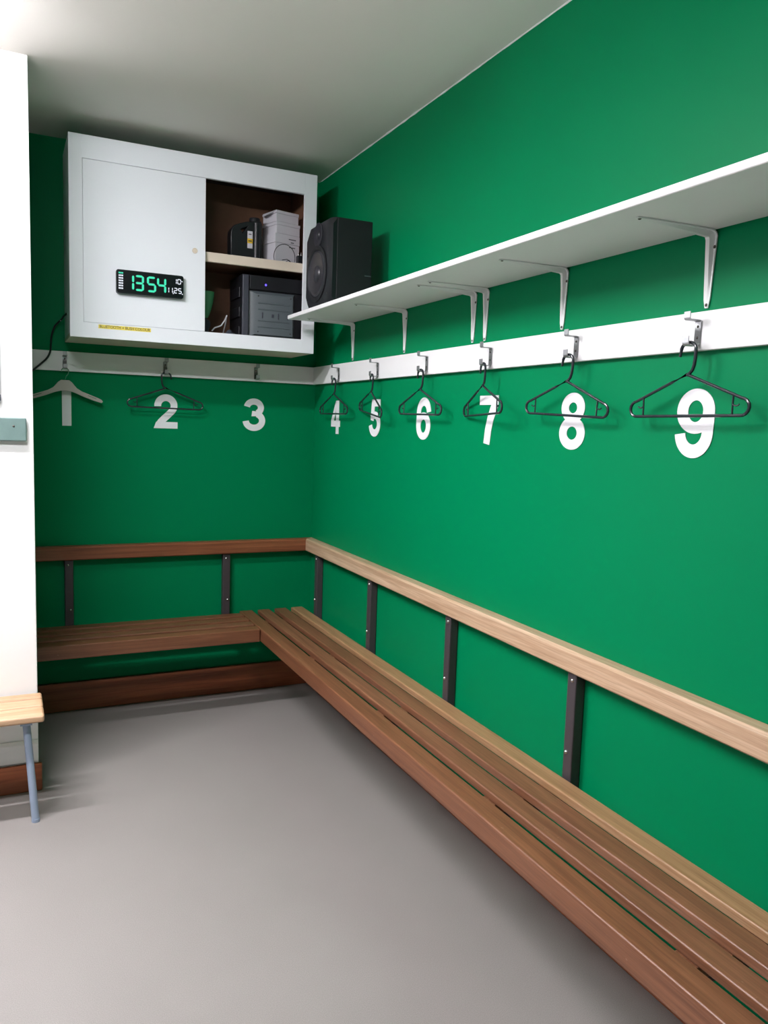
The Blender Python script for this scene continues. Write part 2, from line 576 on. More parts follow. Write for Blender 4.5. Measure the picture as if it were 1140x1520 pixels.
# ------------------------------------------------------------------ wall shelf with brackets
SZ0, SZ1 = 1.987, 2.006
sh = thing('wall_shelf', 'long white shelf on steel brackets above the coat hooks', 'shelf', (-0.15, -2.3, SZ0))
box('shelf_board', (-0.308, -4.3, SZ0), (-0.001, -0.420, SZ1), 'white_trim', sh, 0.004, 3)
def bracket_mesh():
    """pressed steel bracket: local -y points out of the wall, z up, corner at the origin"""
    bm = bmesh.new()
    path, LV, LH, RB = [], 0.183, 0.240, 0.020
    for i in range(9):
        path.append((0.0, -LV + (LV - RB) * i / 8, 'v'))
    for i in range(1, 6):
        a = PI - (PI / 2) * i / 6
        path.append((RB + RB * math.cos(a), -RB + RB * math.sin(a), 'c'))
    for i in range(9):
        path.append((RB + (LH - RB) * i / 8, 0.0, 'h'))
    total = len(path)
    rings = []
    for i, (d, z, k) in enumerate(path):
        s = (LV + z) / LV if k == 'v' else (1.0 if k == 'c' else 1 - (d - RB) / (LH - RB))
        s = max(0.0, min(1.0, s))
        w = 0.0085 + 0.0095 * s
        if i in (0, total - 1):
            w *= 0.55
        if i in (1, total - 2):
            w *= 0.97
        rdg = 0.003 + 0.013 * s
        if i in (0, total - 1):
            rdg = 0.002
        p0 = Vector(path[max(i - 1, 0)][:2])
        p1 = Vector(path[min(i + 1, total - 1)][:2])
        t = (p1 - p0).normalized()
        n = Vector((t.y, -t.x))          # towards the inside of the corner
        ring = []
        for u, hgt in ((-1, 0.0), (-1, 0.0035), (-0.62, 0.0035), (-0.30, rdg), (0.30, rdg), (0.62, 0.0035), (1, 0.0035), (1, 0.0)):
            q = Vector((d, z)) + n * hgt
            ring.append(bm.verts.new((u * w, -q.x, q.y)))
        rings.append(ring)
    for a, b in zip(rings, rings[1:]):
        for k in range(8):
            bm.faces.new((a[k], a[(k + 1) % 8], b[(k + 1) % 8], b[k]))
    bm.faces.new(rings[0])
    bm.faces.new(list(reversed(rings[-1])))
    me = bm_mesh(bm)
    me.materials.append(MAT['bracket'])
    return me
BRACKET = bracket_mesh()
BSCREW = lathe_mesh([(0, 0.002), (0.0022, 0.0018), (0.0042, 0.0004), (0.0042, 0), (0, 0)], 10)
BSCREW.materials.append(MAT['screw_dark'])
for y in (-0.528, -1.092, -1.645, -1.727, -2.165, -2.725, -3.45):
    br = obj('bracket', BRACKET, None, sh, (-0.0012 + 0.15, y + 2.3, -0.0006), (0, 0, -PI / 2))
    obj('screw', BSCREW, None, br, (0, -0.0036, -0.176), (PI / 2, 0, 0))
    obj('screw', BSCREW, None, br, (0.0125, -0.0036, -0.040), (PI / 2, 0, 0))
    obj('screw', BSCREW, None, br, (0, -0.232, -0.0036), (PI, 0, 0))
    obj('screw', BSCREW, None, br, (-0.0125, -0.045, -0.0036), (PI, 0, 0))

# ------------------------------------------------------------------ wall numbers
DW, DH = 0.120, 0.172
def digit(bm, n, f):
    T0, T1 = 0.0003, 0.0022
    lay = [0.0]                      # each stroke a hair prouder than the one before, so none share a plane
    def S(p, w):
        lay[0] += 0.00012
        add_strip(bm, p, w, T0 + lay[0] / 3, T1 + lay[0], f)
    def P(p):
        lay[0] += 0.00012
        add_prism(bm, p, T0 + lay[0] / 3, T1 + lay[0], f)
    W = 0.035
    def ring(cx, cy_, rx, ry, wx=W, wy=0.031):
        N = 40
        for i in range(N):
            a0, a1 = 2 * PI * i / N, 2 * PI * (i + 1) / N
            o = lambda a: (cx + (rx) * math.cos(a), cy_ + (ry) * math.sin(a))
            q = lambda a: (cx + (rx - wx) * math.cos(a), cy_ + (ry - wy) * math.sin(a))
            add_prism(bm, [o(a0), o(a1), q(a1), q(a0)], T0 + cy_ * 0.001, T1 + cy_ * 0.003, f)
    if n == 1:
        P([(0.039, 0), (0.081, 0), (0.081, DH), (0.039, DH)])
    elif n == 2:
        S(arc(0.061, 0.116, 0.041, 0.0405, 186, -38, 30) + [(0.074, 0.071), (0.055, 0.053), (0.036, 0.034), (0.026, 0.018)], 0.034)
        P([(0.000, 0), (DW, 0), (DW, 0.033), (0.012, 0.033)])
    elif n == 3:
        S(arc(0.056, 0.124, 0.0385, 0.0325, 172, -62, 26), 0.033)
        S(arc(0.057, 0.0545, 0.0455, 0.0385, 68, -176, 30), 0.034)
        P([(0.043, 0.0775), (0.078, 0.079), (0.078, 0.1035), (0.047, 0.1065)])
    elif n == 4:
        P([(0.066, 0), (0.103, 0), (0.103, DH), (0.066, DH)])
        P([(0, 0.037), (DW, 0.037), (DW, 0.069), (0, 0.069)])
        P([(0, 0.0685), (0.036, 0.0685), (0.068, 0.128), (0.068, DH), (0.062, DH)])
    elif n == 5:
        P([(0.022, 0.139), (0.113, 0.139), (0.113, DH), (0.022, DH)])
        P([(0.022, DH), (0.056, DH), (0.046, 0.090), (0.044, 0.072), (0.012, 0.076)])
        S(arc(0.056, 0.0575, 0.0455, 0.0415, 140, -172, 36), 0.034)
    elif n in (6, 9):
        g = f
        if n == 9:
            g = lambda u, v_, w: f(DW - u, DH - v_, w)
        def S2(p, w): add_strip(bm, p, w, T0 + 0.0001, T1 + 0.0003, g)
        def P2(p): add_prism(bm, p, T0, T1, g)
        N = 40
        cx, cyy, rx, ry = 0.060, 0.056, 0.060, 0.056
        for i in range(N):
            a0, a1 = 2 * PI * i / N, 2 * PI * (i + 1) / N
            o = lambda a: (cx + rx * math.cos(a), cyy + ry * math.sin(a))
            q = lambda a: (cx + (rx - 0.036) * math.cos(a), cyy + (ry - 0.029) * math.sin(a))
            P2([o(a0), o(a1), q(a1), q(a0)])
        S2([(0.0180, 0.056), (0.0182, 0.085)] + arc(0.062, 0.108, 0.0435, 0.048, 186, 6, 30), [0.036, 0.036] + [0.034] * 31)
    elif n == 7:
        P([(0, 0.139), (DW, 0.139), (DW, DH), (0, DH)])
        S([(0.101, 0.142), (0.088, 0.120), (0.074, 0.090), (0.062, 0.050), (0.055, 0.0)], 0.039)
    elif n == 8:
        ring(0.060, 0.1265, 0.0545, 0.0455, 0.035, 0.0290)
        ring(0.060, 0.0500, 0.0600, 0.0500, 0.036, 0.0300)
def wall_number(n, origin, right):
    bm = bmesh.new()
    if right:
        digit(bm, n, lambda u, v_, w: (-w, DW / 2 - u, v_ - DH / 2))
        loc = (0, origin - DW / 2, 1.437 + DH / 2)
    else:
        digit(bm, n, lambda u, v_, w: (u - DW / 2, -w, v_ - DH / 2))
        loc = (origin + DW / 2, 0, 1.437 + DH / 2)
    words = {1: 'the plain white stroke of number one stuck behind the grey hanger', 2: 'white vinyl number two stuck on the green back wall',
             3: 'white vinyl number three on the green back wall with no hanger over it', 4: 'white vinyl number four, first one past the corner on the right wall',
             5: 'white vinyl number five stuck on the green right wall', 6: 'white vinyl number six stuck on the green right wall',
             7: 'white vinyl number seven stuck on the green right wall', 8: 'white vinyl number eight stuck on the green right wall',
             9: 'white vinyl number nine, the largest in view, on the green right wall'}
    tag(obj('wall_number', bm_mesh(bm, smooth=False), 'vinyl_white', None, loc), words[n], 'number', 'white place numbers on the wall')
for n, o_ in {1: -1.345, 2: -0.872, 3: -0.403}.items():
    wall_number(n, o_, False)
for n, o_ in {4: -0.262, 5: -0.752, 6: -1.227, 7: -1.714, 8: -2.180, 9: -2.655}.items():
    wall_number(n, o_, True)

# ------------------------------------------------------------------ hangers
def hanger_meshes():
    r = 0.0040
    half = [(0.0, 0.0), (0.05, -0.0185), (0.10, -0.037), (0.145, -0.0536), (0.166, -0.0615)] + \
           [(0.166 + 0.0215 * math.sin(a), -0.0815 + 0.0195 * math.cos(a)) for a in [math.radians(d) for d in (20, 45, 70, 95, 120, 145, 168)]] + \
           [(0.165, -0.1010), (0.10, -0.1010)]
    left = [(-x, z) for x, z in half[1:]]
    loop = half + list(reversed(left))
    frame = tube_mesh([(x, 0, z) for x, z in loop], r, 8, closed=True)
    frame.materials.append(MAT['hanger'])
    hk = [(0.0, -0.002), (0.009, 0.003), (0.016, 0.010), (0.0205, 0.022), (0.0225, 0.038), (0.0230, 0.056)]
    hk += [(0.0235 * math.cos(a), 0.058 + 0.0195 * math.sin(a)) for a in [math.radians(d) for d in range(15, 181, 15)]]
    hk += [(-0.0245, 0.050), (-0.026, 0.044)]
    hook = tube_mesh([(x, 0, z) for x, z in hk], [0.0042] * (len(hk) - 3) + [0.0036] * 3, 8)
    hook.materials.append(MAT['hanger'])
    pr = tube_mesh([(0.142, 0, -0.053), (0.141, 0, -0.075), (0.141, 0, -0.100)], 0.0024, 6)
    pr.materials.append(MAT['hanger'])
    nt_ = tube_mesh([(0.141, 0, -0.076)] + [(0.151 - 0.010 * math.cos(a), 0, -0.071 - 0.008 * math.sin(a)) for a in [PI * i / 6 for i in range(1, 6)]], 0.0019, 6)
    nt_.materials.append(MAT['hanger'])
    return frame, hook, pr, nt_
HF, HH, HP, HN = hanger_meshes()
HTOP = 0.0715      # underside of the hook above the shoulder point
def mk_hanger(label):
    t = thing('coat_hanger', label, 'hanger', group='black plastic hangers on the hooks')
    piv = (0, 0, -HTOP)
    obj('shoulder_frame', HF, None, t, piv)
    obj('hook', HH, None, t, piv)
    for s in (1, -1):
        p = obj('strap_post', HP, None, t, piv, (0, 0, 0 if s > 0 else PI))
        obj('strap_hook', HN, None, p, (0, 0, 0), (0, 0, 0))
    return t
h0 = None
ZH = HZ + 0.0016
spec = [('black plastic hanger hung in front of number two', (-0.818, -BT - 0.028, ZH), PI, -0.012),
        ('black plastic hanger hung in front of number four', (-BT - 0.028, -0.400, ZH), -PI / 2, 0.0),
        ('black plastic hanger in front of number five, sagging down to one side', (-BT - 0.030, -0.868, ZH + 0.001), -PI / 2 - 0.15, 0.10),
        ('black plastic hanger hung in front of number six', (-BT - 0.028, -1.334, ZH), -PI / 2 - 0.02, 0.008),
        ('black plastic hanger turned askew in front of number seven', (-BT - 0.030, -1.800, ZH), -PI / 2 - 0.21, -0.03),
        ('black plastic hanger hung in front of number eight', (-BT - 0.028, -2.262, ZH), -PI / 2 + 0.02, 0.035),
        ('black plastic hanger hung in front of number nine', (-BT - 0.028, -2.722, ZH), -PI / 2, -0.012)]
for lab, loc, rz, tilt in spec:
    t = mk_hanger(lab) if h0 is None else copy_tree(h0)
    if h0 is None:
        h0 = t
    t['label'] = lab
    t.location = loc
    t.rotation_euler = (0, tilt, rz)
# the pale moulded hanger at number 1
t = thing('coat_hanger', 'pale grey moulded hanger with a wire hook in front of number one', 'hanger', (-1.293, -BT - 0.028, ZH), (0, 0.01, 0))
top = [(-0.018, 0.014), (0.018, 0.014), (0.030, 0.005), (0.052, -0.022), (0.075, -0.036), (0.110, -0.049), (0.148, -0.063), (0.166, -0.072), (0.171, -0.080)]
bot = [(0.166, -0.085), (0.130, -0.076), (0.085, -0.060), (0.045, -0.043), (0.020, -0.036), (0.0, -0.034)]
rim = top + bot + [(-x, z) for x, z in reversed(bot[:-1])] + [(-x, z) for x, z in reversed(top[2:])]
slot = [(0.100, -0.0500), (0.112, -0.0545), (0.142, -0.0655), (0.146, -0.0700), (0.140, -0.0690), (0.104, -0.0560)]
me = curve_mesh([rim, slot, [(-x, z) for x, z in slot]], 0.006, 0.0008)
smooth_by_angle(me)
obj('body', me, 'hanger_grey', t, (0, 0.004, -HTOP), (PI / 2, 0, 0))
wk = [(0.0, 0.010), (0.0, 0.022), (0.006, 0.034), (0.014, 0.044), (0.0165, 0.056)] + \
     [(0.0165 * math.cos(a), 0.0575 + 0.0160 * math.sin(a)) for a in [math.radians(d) for d in range(15, 200, 20)]]
obj('wire_hook', tube_mesh([(x, 0, z - HTOP) for x, z in wk], 0.0018, 8), 'steel', t)

# ------------------------------------------------------------------ wall cabinet
CX0, CX1, CY, CZ0, CZ1 = -1.290, -0.143, -0.350, 1.838, 2.705
cb = thing('wall_cabinet', 'white wooden wall cabinet with one sliding door and open right half', 'cabinet', (-0.7165, -0.175, CZ0))
box('top_panel', (CX0, CY + 0.018, CZ1 - 0.018), (CX1, -0.001, CZ1), 'white_gloss', cb, 0.001)
box('bottom_panel', (CX0, CY + 0.018, CZ0), (CX1, -0.001, CZ0 + 0.018), 'cream', cb, 0.001)
box('side_panel', (CX0, CY + 0.018, CZ0 + 0.018), (CX0 + 0.018, -0.001, CZ1 - 0.018), 'white_gloss', cb, 0.001)
box('side_panel', (CX1 - 0.018, CY + 0.018, CZ0 + 0.018), (CX1, -0.001, CZ1 - 0.018), 'white_gloss', cb, 0.001)
box('back_panel', (CX0 + 0.018, -0.012, CZ0 + 0.018), (CX1 - 0.018, -0.001, CZ1 - 0.018), 'hardboard', cb)
box('lining', (CX1 - 0.022, CY + 0.019, CZ0 + 0.020), (CX1 - 0.0182, -0.013, CZ1 - 0.020), 'hardboard', cb)
box('lining', (CX0 + 0.020, CY + 0.019, CZ1 - 0.0225), (CX1 - 0.023, -0.013, CZ1 - 0.0182), 'panel_shade', cb)  # sheet coloured dark to paint the shade under the cabinet top
box('stile', (CX0, CY, CZ0), (CX0 + 0.056, CY + 0.018, CZ1), 'white_gloss', cb, 0.0004)
box('stile', (CX1 - 0.062, CY, CZ0), (CX1, CY + 0.018, CZ1), 'white_gloss', cb, 0.0004)
box('rail', (CX0 + 0.0560, CY, CZ1 - 0.098), (CX1 - 0.0620, CY + 0.0178, CZ1), 'white_gloss', cb, 0.0003)
box('rail', (CX0 + 0.0560, CY, CZ0), (CX1 - 0.0620, CY + 0.0178, CZ0 + 0.066), 'white_gloss', cb, 0.0003)
dr = box('sliding_door', (CX0 + 0.0575, CY + 0.002, CZ0 + 0.0675), (-0.693, CY + 0.017, CZ1 - 0.0995), 'white_gloss', cb, 0.0012)
fp = lathe_mesh([(0.0125, -0.001), (0.0125, 0.0015), (0.0105, 0.0022), (0.0092, 0.0010), (0.0, 0.0006)], 24)
obj('finger_pull', fp, 'cream', dr, (-0.742 - (CX0 + 0.0575 - 0.693) / 2, -0.0076, 2.272 - (CZ0 + 0.0675 + CZ1 - 0.0995) / 2), (PI / 2, 0, 0))
isf = box('inner_shelf', (CX0 + 0.02, CY + 0.040, 2.242), (CX1 - 0.0225, -0.013, 2.260), 'hardboard', cb)
box('shelf_lip', (-0.69, CY + 0.020, 2.234), (CX1 - 0.0235, CY + 0.0395, 2.278), 'cream', cb, 0.001)

# yellow notice strip under the door
nl = thing('tape_label', 'yellow strip lettered in capitals along the cabinet bottom rail', 'label', (-1.0565, CY, 1.8900), (0, 0.0, 0))
obj('strip', box_mesh(0.229, 0.0006, 0.017), 'yellow', nl, (0, -0.0004, 0))
tm = text_mesh('BLUETOOTH = BUSH COLOUR', 0.0185, 0.0002)
tw = max(v_.co.x for v_ in tm.vertices) - min(v_.co.x for v_ in tm.vertices)
o = obj('lettering', tm, 'print', nl, (0, -0.0010, 0), (PI / 2, 0, 0))
o.scale = (0.220 / tw, 0.92, 1)

# ------------------------------------------------------------------ digital clock on the door
KX0, KX1, KZ0, KZ1, KY = -1.096, -0.798, 2.043, 2.147, CY + 0.002
ck = thing('digital_clock', 'black digital wall clock reading 13 54 in green on the cabinet door', 'clock', ((KX0 + KX1) / 2, KY, (KZ0 + KZ1) / 2))
def rrect(w, h, r, n=6):
    out = []
    for cx, cz, a0 in ((w / 2 - r, h / 2 - r, 0), (-w / 2 + r, h / 2 - r, 90), (-w / 2 + r, -h / 2 + r, 180), (w / 2 - r, -h / 2 + r, 270)):
        out += [(cx + r * math.cos(math.radians(a0 + 90 * i / n)), cz + r * math.sin(math.radians(a0 + 90 * i / n))) for i in range(n + 1)]
    return out
kw, kh = KX1 - KX0, KZ1 - KZ0
bm = bmesh.new()
add_prism(bm, rrect(kw, kh, 0.010), 0.0005, 0.0210, lambda u, v_, w: (u, -w, v_))
obj('shell', bm_mesh(bm), 'clock_shell', ck)
bm = bmesh.new()
add_prism(bm, rrect(kw - 0.003, kh - 0.003, 0.009), 0.0208, 0.0225, lambda u, v_, w: (u, -w, v_))
obj('face', bm_mesh(bm), 'clock_face', ck)
SEG = {'0': 'abcdef', '1': 'bc', '2': 'abged', '3': 'abgcd', '4': 'fgbc', '5': 'afgcd', '6': 'afgedc', '7': 'abc', '8': 'abcdefg', '9': 'abcdfg'}
def seven(ch, x, z, w, h, t, mat, slant=0.0):
    bm = bmesh.new()
    def hseg(zc):
        add_prism(bm, [(t * 0.55, zc), (t, zc + t / 2), (w - t, zc + t / 2), (w - t * 0.55, zc), (w - t, zc - t / 2), (t, zc - t / 2)], 0.0226, 0.0232,
                  lambda u, v_, q: (x + u + slant * v_, -q, z + v_))
    def vseg(xc, z0, z1):
        g = t * 0.12
        add_prism(bm, [(xc, z0 + g), (xc + t / 2, z0 + t / 2 + g), (xc + t / 2, z1 - t / 2 - g), (xc, z1 - g), (xc - t / 2, z1 - t / 2 - g), (xc - t / 2, z0 + t / 2 + g)],
                  0.0226, 0.0232, lambda u, v_, q: (x + u + slant * v_, -q, z + v_))
    for s in SEG[ch]:
        if s == 'a': hseg(h - t / 2)
        if s == 'g': hseg(h / 2)
        if s == 'd': hseg(t / 2)
        if s == 'b': vseg(w - t / 2, h / 2, h - t / 4)
        if s == 'c': vseg(w - t / 2, t / 4, h / 2)
        if s == 'f': vseg(t / 2, h / 2, h - t / 4)
        if s == 'e': vseg(t / 2, t / 4, h / 2)
    return obj('digit', bm_mesh(bm, smooth=False), mat, ck)
L0 = -kw / 2
BH = 0.070
for ch, px in (('1', 0.036), ('3', 0.079), ('5', 0.133), ('4', 0.178)):
    seven(ch, L0 + px, -0.036, 0.041, BH, 0.0092, 'led_green')
for ch, px in (('1', 0.2500), ('0', 0.2695)):
    seven(ch, L0 + px, 0.012, 0.0165, 0.024, 0.0036, 'led_white')
for ch, px in (('1', 0.2165), ('1', 0.2330), ('2', 0.2535), ('5', 0.2730)):
    seven(ch, L0 + px, -0.030, 0.0160, 0.025, 0.0036, 'led_white')
for px, pz in ((0.2512, -0.031), (0.2925, -0.031), (0.2905, 0.026)):
    obj('dot', box_mesh(0.0045, 0.0008, 0.0045), 'led_white', ck, (L0 + px, -0.0229, pz))
for r_ in range(7):
    bm = bmesh.new()
    for c_ in range(3):
        add_box(bm, (L0 + 0.010 + c_ * 0.0068, -0.0232, 0.0335 - r_ * 0.0112), (L0 + 0.0155 + c_ * 0.0068, -0.0226, 0.0400 - r_ * 0.0112))
    obj('day_marker', bm_mesh(bm, smooth=False), 'led_green' if r_ == 0 else 'led_white', ck)

# ------------------------------------------------------------------ things in the cabinet
FLZ = CZ0 + 0.018       # cabinet floor
SHZ = 2.260             # inner shelf
# computer tower
tw_ = thing('computer_tower', 'black computer tower with grey front panel and blue light in the cabinet', 'computer', (-0.345, -0.17, FLZ))
def tb(nm, a, b, mat, bev=0.002): return box(nm, a, b, mat, tw_, bev)
tb('case', (-0.498, -0.285, FLZ + 0.006), (-0.186, -0.050, 2.205), 'case', 0.004)
tb('front_strip', (-0.4985, -0.302, FLZ + 0.004), (-0.468, -0.2855, 2.200), 'case_strip', 0.003)
bm = bmesh.new()
pz0, pz1, px0, px1 = FLZ + 0.050, 2.128, -0.4640, -0.228
f3 = lambda x, y, z: bm.verts.new((x + 0.345, y + 0.17, z - FLZ))
ch_ = 0.030
F = [f3(px0, -0.2852, pz0), f3(px1, -0.2852, pz0), f3(px1, -0.2852, pz1), f3(px0, -0.2852, pz1)]
G = [f3(px0 + ch_, -0.300, pz0 + 0.012), f3(px1 - 0.012, -0.300, pz0 + 0.012), f3(px1 - 0.012, -0.300, pz1 - 0.014), f3(px0 + ch_, -0.300, pz1 - 0.014)]
bm.faces.new(G)
bm.faces.new(list(reversed(F)))
for k in range(4):
    bm.faces.new((F[k], F[(k + 1) % 4], G[(k + 1) % 4], G[k]))
gp = obj('grey_panel', bm_mesh(bm), 'case_grey', tw_)
for x, z in ((-0.420, 2.104), (-0.252, 2.104), (-0.420, FLZ + 0.075), (-0.252, FLZ + 0.075)):
    obj('screw', SCREW, None, gp, (x + 0.345, -0.3002 + 0.17, z - FLZ), (PI / 2, 0, 0))
for z in (2.070, 2.040, 1.985, 1.955):
    obj('ridge', box_mesh(0.165, 0.004, 0.006, 0.0015), 'case_grey', gp, (-0.338 + 0.345, -0.3005 + 0.17, z - FLZ))
for x, w_ in ((-0.398, 0.006), (-0.345, 0.012), (-0.316, 0.006), (-0.268, 0.005)):
    obj('slot_rim', box_mesh(w_, 0.004, 0.028 if w_ < 0.01 else 0.016, 0.001), 'case_strip', gp, (x + 0.345, -0.3005 + 0.17, 2.012 - FLZ))
for k in range(3):
    tb('side_rib', (-0.506, -0.262, 1.905 + k * 0.095), (-0.4985, -0.080, 1.955 + k * 0.095), 'case', 0.003)
tb('top_bezel', (-0.462, -0.296, 2.134), (-0.192, -0.2855, 2.200), 'case', 0.002)
obj('power_light', lathe_mesh([(0, 0.002), (0.0045, 0.0015), (0.0055, 0), (0, 0)], 12), 'led_blue', tw_, (-0.381 + 0.345, -0.2965 + 0.17, 2.160 - FLZ), (PI / 2, 0, 0))

# green goblet-like cup, cloth and white lead beside it
gc = thing('green_cup', 'green glossy tapering cup on a dark foot beside the computer tower', 'cup', (-0.672, -0.235, FLZ))
obj('bowl', lathe_mesh([(0.0, 0.125), (0.018, 0.126), (0.030, 0.150), (0.043, 0.200), (0.050, 0.250), (0.047, 0.250), (0.040, 0.200), (0.027, 0.152), (0.0, 0.132)], 28), 'green_plastic', gc)
obj('foot', lathe_mesh([(0, 0), (0.045, 0), (0.045, 0.008), (0.028, 0.020), (0.020, 0.060), (0.032, 0.092), (0.030, 0.110), (0.012, 0.1245), (0, 0.1245)], 24), 'slate', gc)
bm = bmesh.new()
bmesh.ops.create_icosphere(bm, subdivisions=4, radius=1.0)
for v_ in bm.verts:
    p = v_.co.copy()
    k = 1 + 0.16 * math.sin(5 * p.x + 2 * p.y) + 0.12 * math.sin(7 * p.y - 3 * p.x + 1)
    v_.co = Vector((p.x * 0.046 * k, p.y * 0.040 * k, max(0.0, p.z) * 0.062 * k))
tag(obj('dark_cloth', bm_mesh(bm), 'slate', None, (-0.565, -0.282, FLZ + 0.0005)), 'crumpled dark slate cloth on the floor of the cabinet', 'cloth')
lead = [(-0.635, -0.245, FLZ + 0.066), (-0.622, -0.250, FLZ + 0.082), (-0.605, -0.250, FLZ + 0.088), (-0.588, -0.242, FLZ + 0.096), (-0.570, -0.230, FLZ + 0.120), (-0.552, -0.205, FLZ + 0.150), (-0.548, -0.17, FLZ + 0.120), (-0.556, -0.12, FLZ + 0.04), (-0.565, -0.09, FLZ + 0.004), (-0.61, -0.08, FLZ + 0.004)]
tag(obj('white_lead', tube_mesh(lead, 0.0035, 8), 'vinyl_white'), 'thin white lead curling up beside the computer tower', 'cable')

# black oil-can style container
jc = thing('jerry_can', 'black plastic container with handle and yellow banded label on the cabinet shelf', 'container', (-0.465, -0.20, SHZ))
out = [(-0.074, 0.0), (0.074, 0.0), (0.074, 0.195), (0.070, 0.205), (0.030, 0.200), (0.024, 0.196), (0.004, 0.196), (-0.030, 0.184), (-0.058, 0.172), (-0.072, 0.152), (-0.075, 0.135)]
hole = [(-0.036, 0.160), (0.008, 0.182), (0.012, 0.178), (-0.018, 0.138), (-0.022, 0.138)]
me = curve_mesh([out, hole], 0.032, 0.004)
smooth_by_angle(me)
jb = obj('body', me, 'black', jc, (0, 0, 0.007), (PI / 2, 0, 0))
obj('neck', lathe_mesh([(0, 0.0), (0.024, 0.0), (0.024, 0.012), (0.0, 0.012)], 20), 'black', jc, (0.050, 0, 0.206))
cp_ = obj('cap', lathe_mesh([(0, 0.0), (0.0265, 0.0), (0.0265, 0.016), (0.024, 0.019), (0, 0.019)], 20), 'black_soft', jc, (0.050, 0, 0.215))
obj('grip_column', lathe_mesh([(0, 0), (0.020, 0), (0.020, 0.200), (0, 0.200)], 20), 'black', jc, (0.054, -0.024, 0.004))
lb = obj('label', box_mesh(0.026, 0.001, 0.082), 'card', jc, (0.017, -0.0376, 0.120))
obj('label_band', box_mesh(0.026, 0.0008, 0.022), 'label_yellow', lb, (0, -0.0007, -0.006))
obj('label_text', box_mesh(0.018, 0.0006, 0.005), 'print', lb, (0, -0.0013, -0.006))
obj('label_text', box_mesh(0.014, 0.0006, 0.004), 'print', lb, (0, -0.0007, 0.026))

# white cardboard boxes
RB = math.radians(14)
def carton(name, label, c, size, mat='card'):
    t = thing(name, label, 'box', c, (0, 0, RB), 'white cardboard boxes in the cabinet')
    sx, sy_, sz = size
    obj('tray', box_mesh(sx, sy_, sz * 0.72, 0.0015), mat, t, (0, 0, sz * 0.36))
    obj('lid', box_mesh(sx + 0.003, sy_ + 0.003, sz * 0.27, 0.0015), mat, t, (0, 0, sz * 0.861))
    return t
BXC, BYC = -0.283, -0.166
big = carton('cardboard_box', 'large printed white cardboard box at the bottom of the pile', (BXC, BYC, SHZ), (0.142, 0.186, 0.164))
for z, w_ in ((0.143, 0.042), (0.104, 0.036), (0.128, 0.018)):
    obj('print', box_mesh(w_, 0.0006, 0.004), 'print', big, (0.028, -0.0948 if z > 0.12 else -0.0933, z))
mid = carton('cardboard_box', 'flat white cardboard box in the middle of the pile', (BXC + 0.010, BYC - 0.020, SHZ + 0.1645), (0.136, 0.140, 0.056))
topb = carton('cardboard_box', 'flat white cardboard box with an open side flap on top of the pile', (BXC + 0.006, BYC - 0.026, SHZ + 0.221), (0.130, 0.128, 0.054))
fl_ = [(0.0, -0.045), (0.0, 0.045), (-0.018, 0.040), (-0.028, 0.024), (-0.031, 0.0), (-0.028, -0.024), (-0.018, -0.040)]
bm = bmesh.new()
add_prism(bm, fl_, 0, 0.0015, lambda u, v_, w: (-0.0655 + u, v_, 0.052 + w + u * 0.75))
obj('flap', bm_mesh(bm), 'card', topb)
# charger with lead on the shelf
ch = thing('plug_charger', 'black plug charger with a looping lead in front of the white boxes', 'charger', (-0.205, -0.291, SHZ))
obj('plug_body', box_mesh(0.030, 0.026, 0.050, 0.004), 'black', ch, (-0.002, 0, 0.036))
obj('plug_foot', box_mesh(0.036, 0.034, 0.011, 0.002), 'black', ch, (-0.002, 0, 0.0055))
for s in (-0.008, 0.006):
    obj('pin', box_mesh(0.005, 0.006, 0.018, 0.001), 'steel', ch, (s, 0, 0.0695))
lp = []
for i in range(31):
    a = math.radians(-20 + 215 * i / 30)
    lp.append((-0.083 + 0.055 * math.cos(a), -0.006, 0.045 + 0.062 * math.sin(a)))
lp = [(-0.012, -0.004, 0.022)] + lp + [(-0.135, -0.006, 0.012), (-0.115, -0.006, 0.010), (-0.080, -0.005, 0.020), (-0.060, -0.005, 0.034), (-0.045, -0.005, 0.020), (-0.070, -0.008, 0.036), (-0.095, -0.006, 0.030)]
obj('lead', tube_mesh(lp, 0.0018, 6), 'black', ch)

# ------------------------------------------------------------------ loudspeaker on the shelf
SX0, SX1, SYa, SYb, SPZ = -0.292, -0.095, -0.930, -0.625, SZ1 + 0.0005
sp_ = thing('loudspeaker', 'black loudspeaker with a large round driver at the end of the white shelf', 'speaker', ((SX0 + SX1) / 2, (SYa + SYb) / 2, SPZ))
spw, sph, spd = SYb - SYa, 0.362, SX1 - SX0
obj('cabinet', box_mesh(spd - 0.03, spw, sph, 0.004), 'black_soft', sp_, (0.015, 0, sph / 2))
bm = bmesh.new()
def baffle_outline(k, c):
    w, h = spw / 2 - k, sph / 2 - k
    return [(w, h - c), (w - c, h), (-w + c, h), (-w, h - c), (-w, -h + c), (-w + c, -h), (w - c, -h), (w, -h + c)]
lay = [(-spd / 2 + 0.030, 0.0, 0.006), (-spd / 2 + 0.012, 0.0, 0.030), (-spd / 2, 0.012, 0.045)]
rings = []
for x, k, c in lay:
    rings.append([bm.verts.new((x, u, sph / 2 + v_)) for u, v_ in baffle_outline(k, c)])
for a, b in zip(rings, rings[1:]):
    for k in range(8):
        bm.faces.new((a[k], a[(k + 1) % 8], b[(k + 1) % 8], b[k]))
bm.faces.new(rings[0])
bm.faces.new(list(reversed(rings[-1])))
obj('baffle', bm_mesh(bm), 'black', sp_)
fx = -spd / 2
wf = obj('woofer', lathe_mesh([(0.122, 0.0), (0.122, 0.006), (0.112, 0.009), (0.104, 0.007), (0.100, 0.002), (0.098, 0.0005)], 40), 'rubber', sp_, (fx, 0.0, 0.143), (0, -PI / 2, 0))
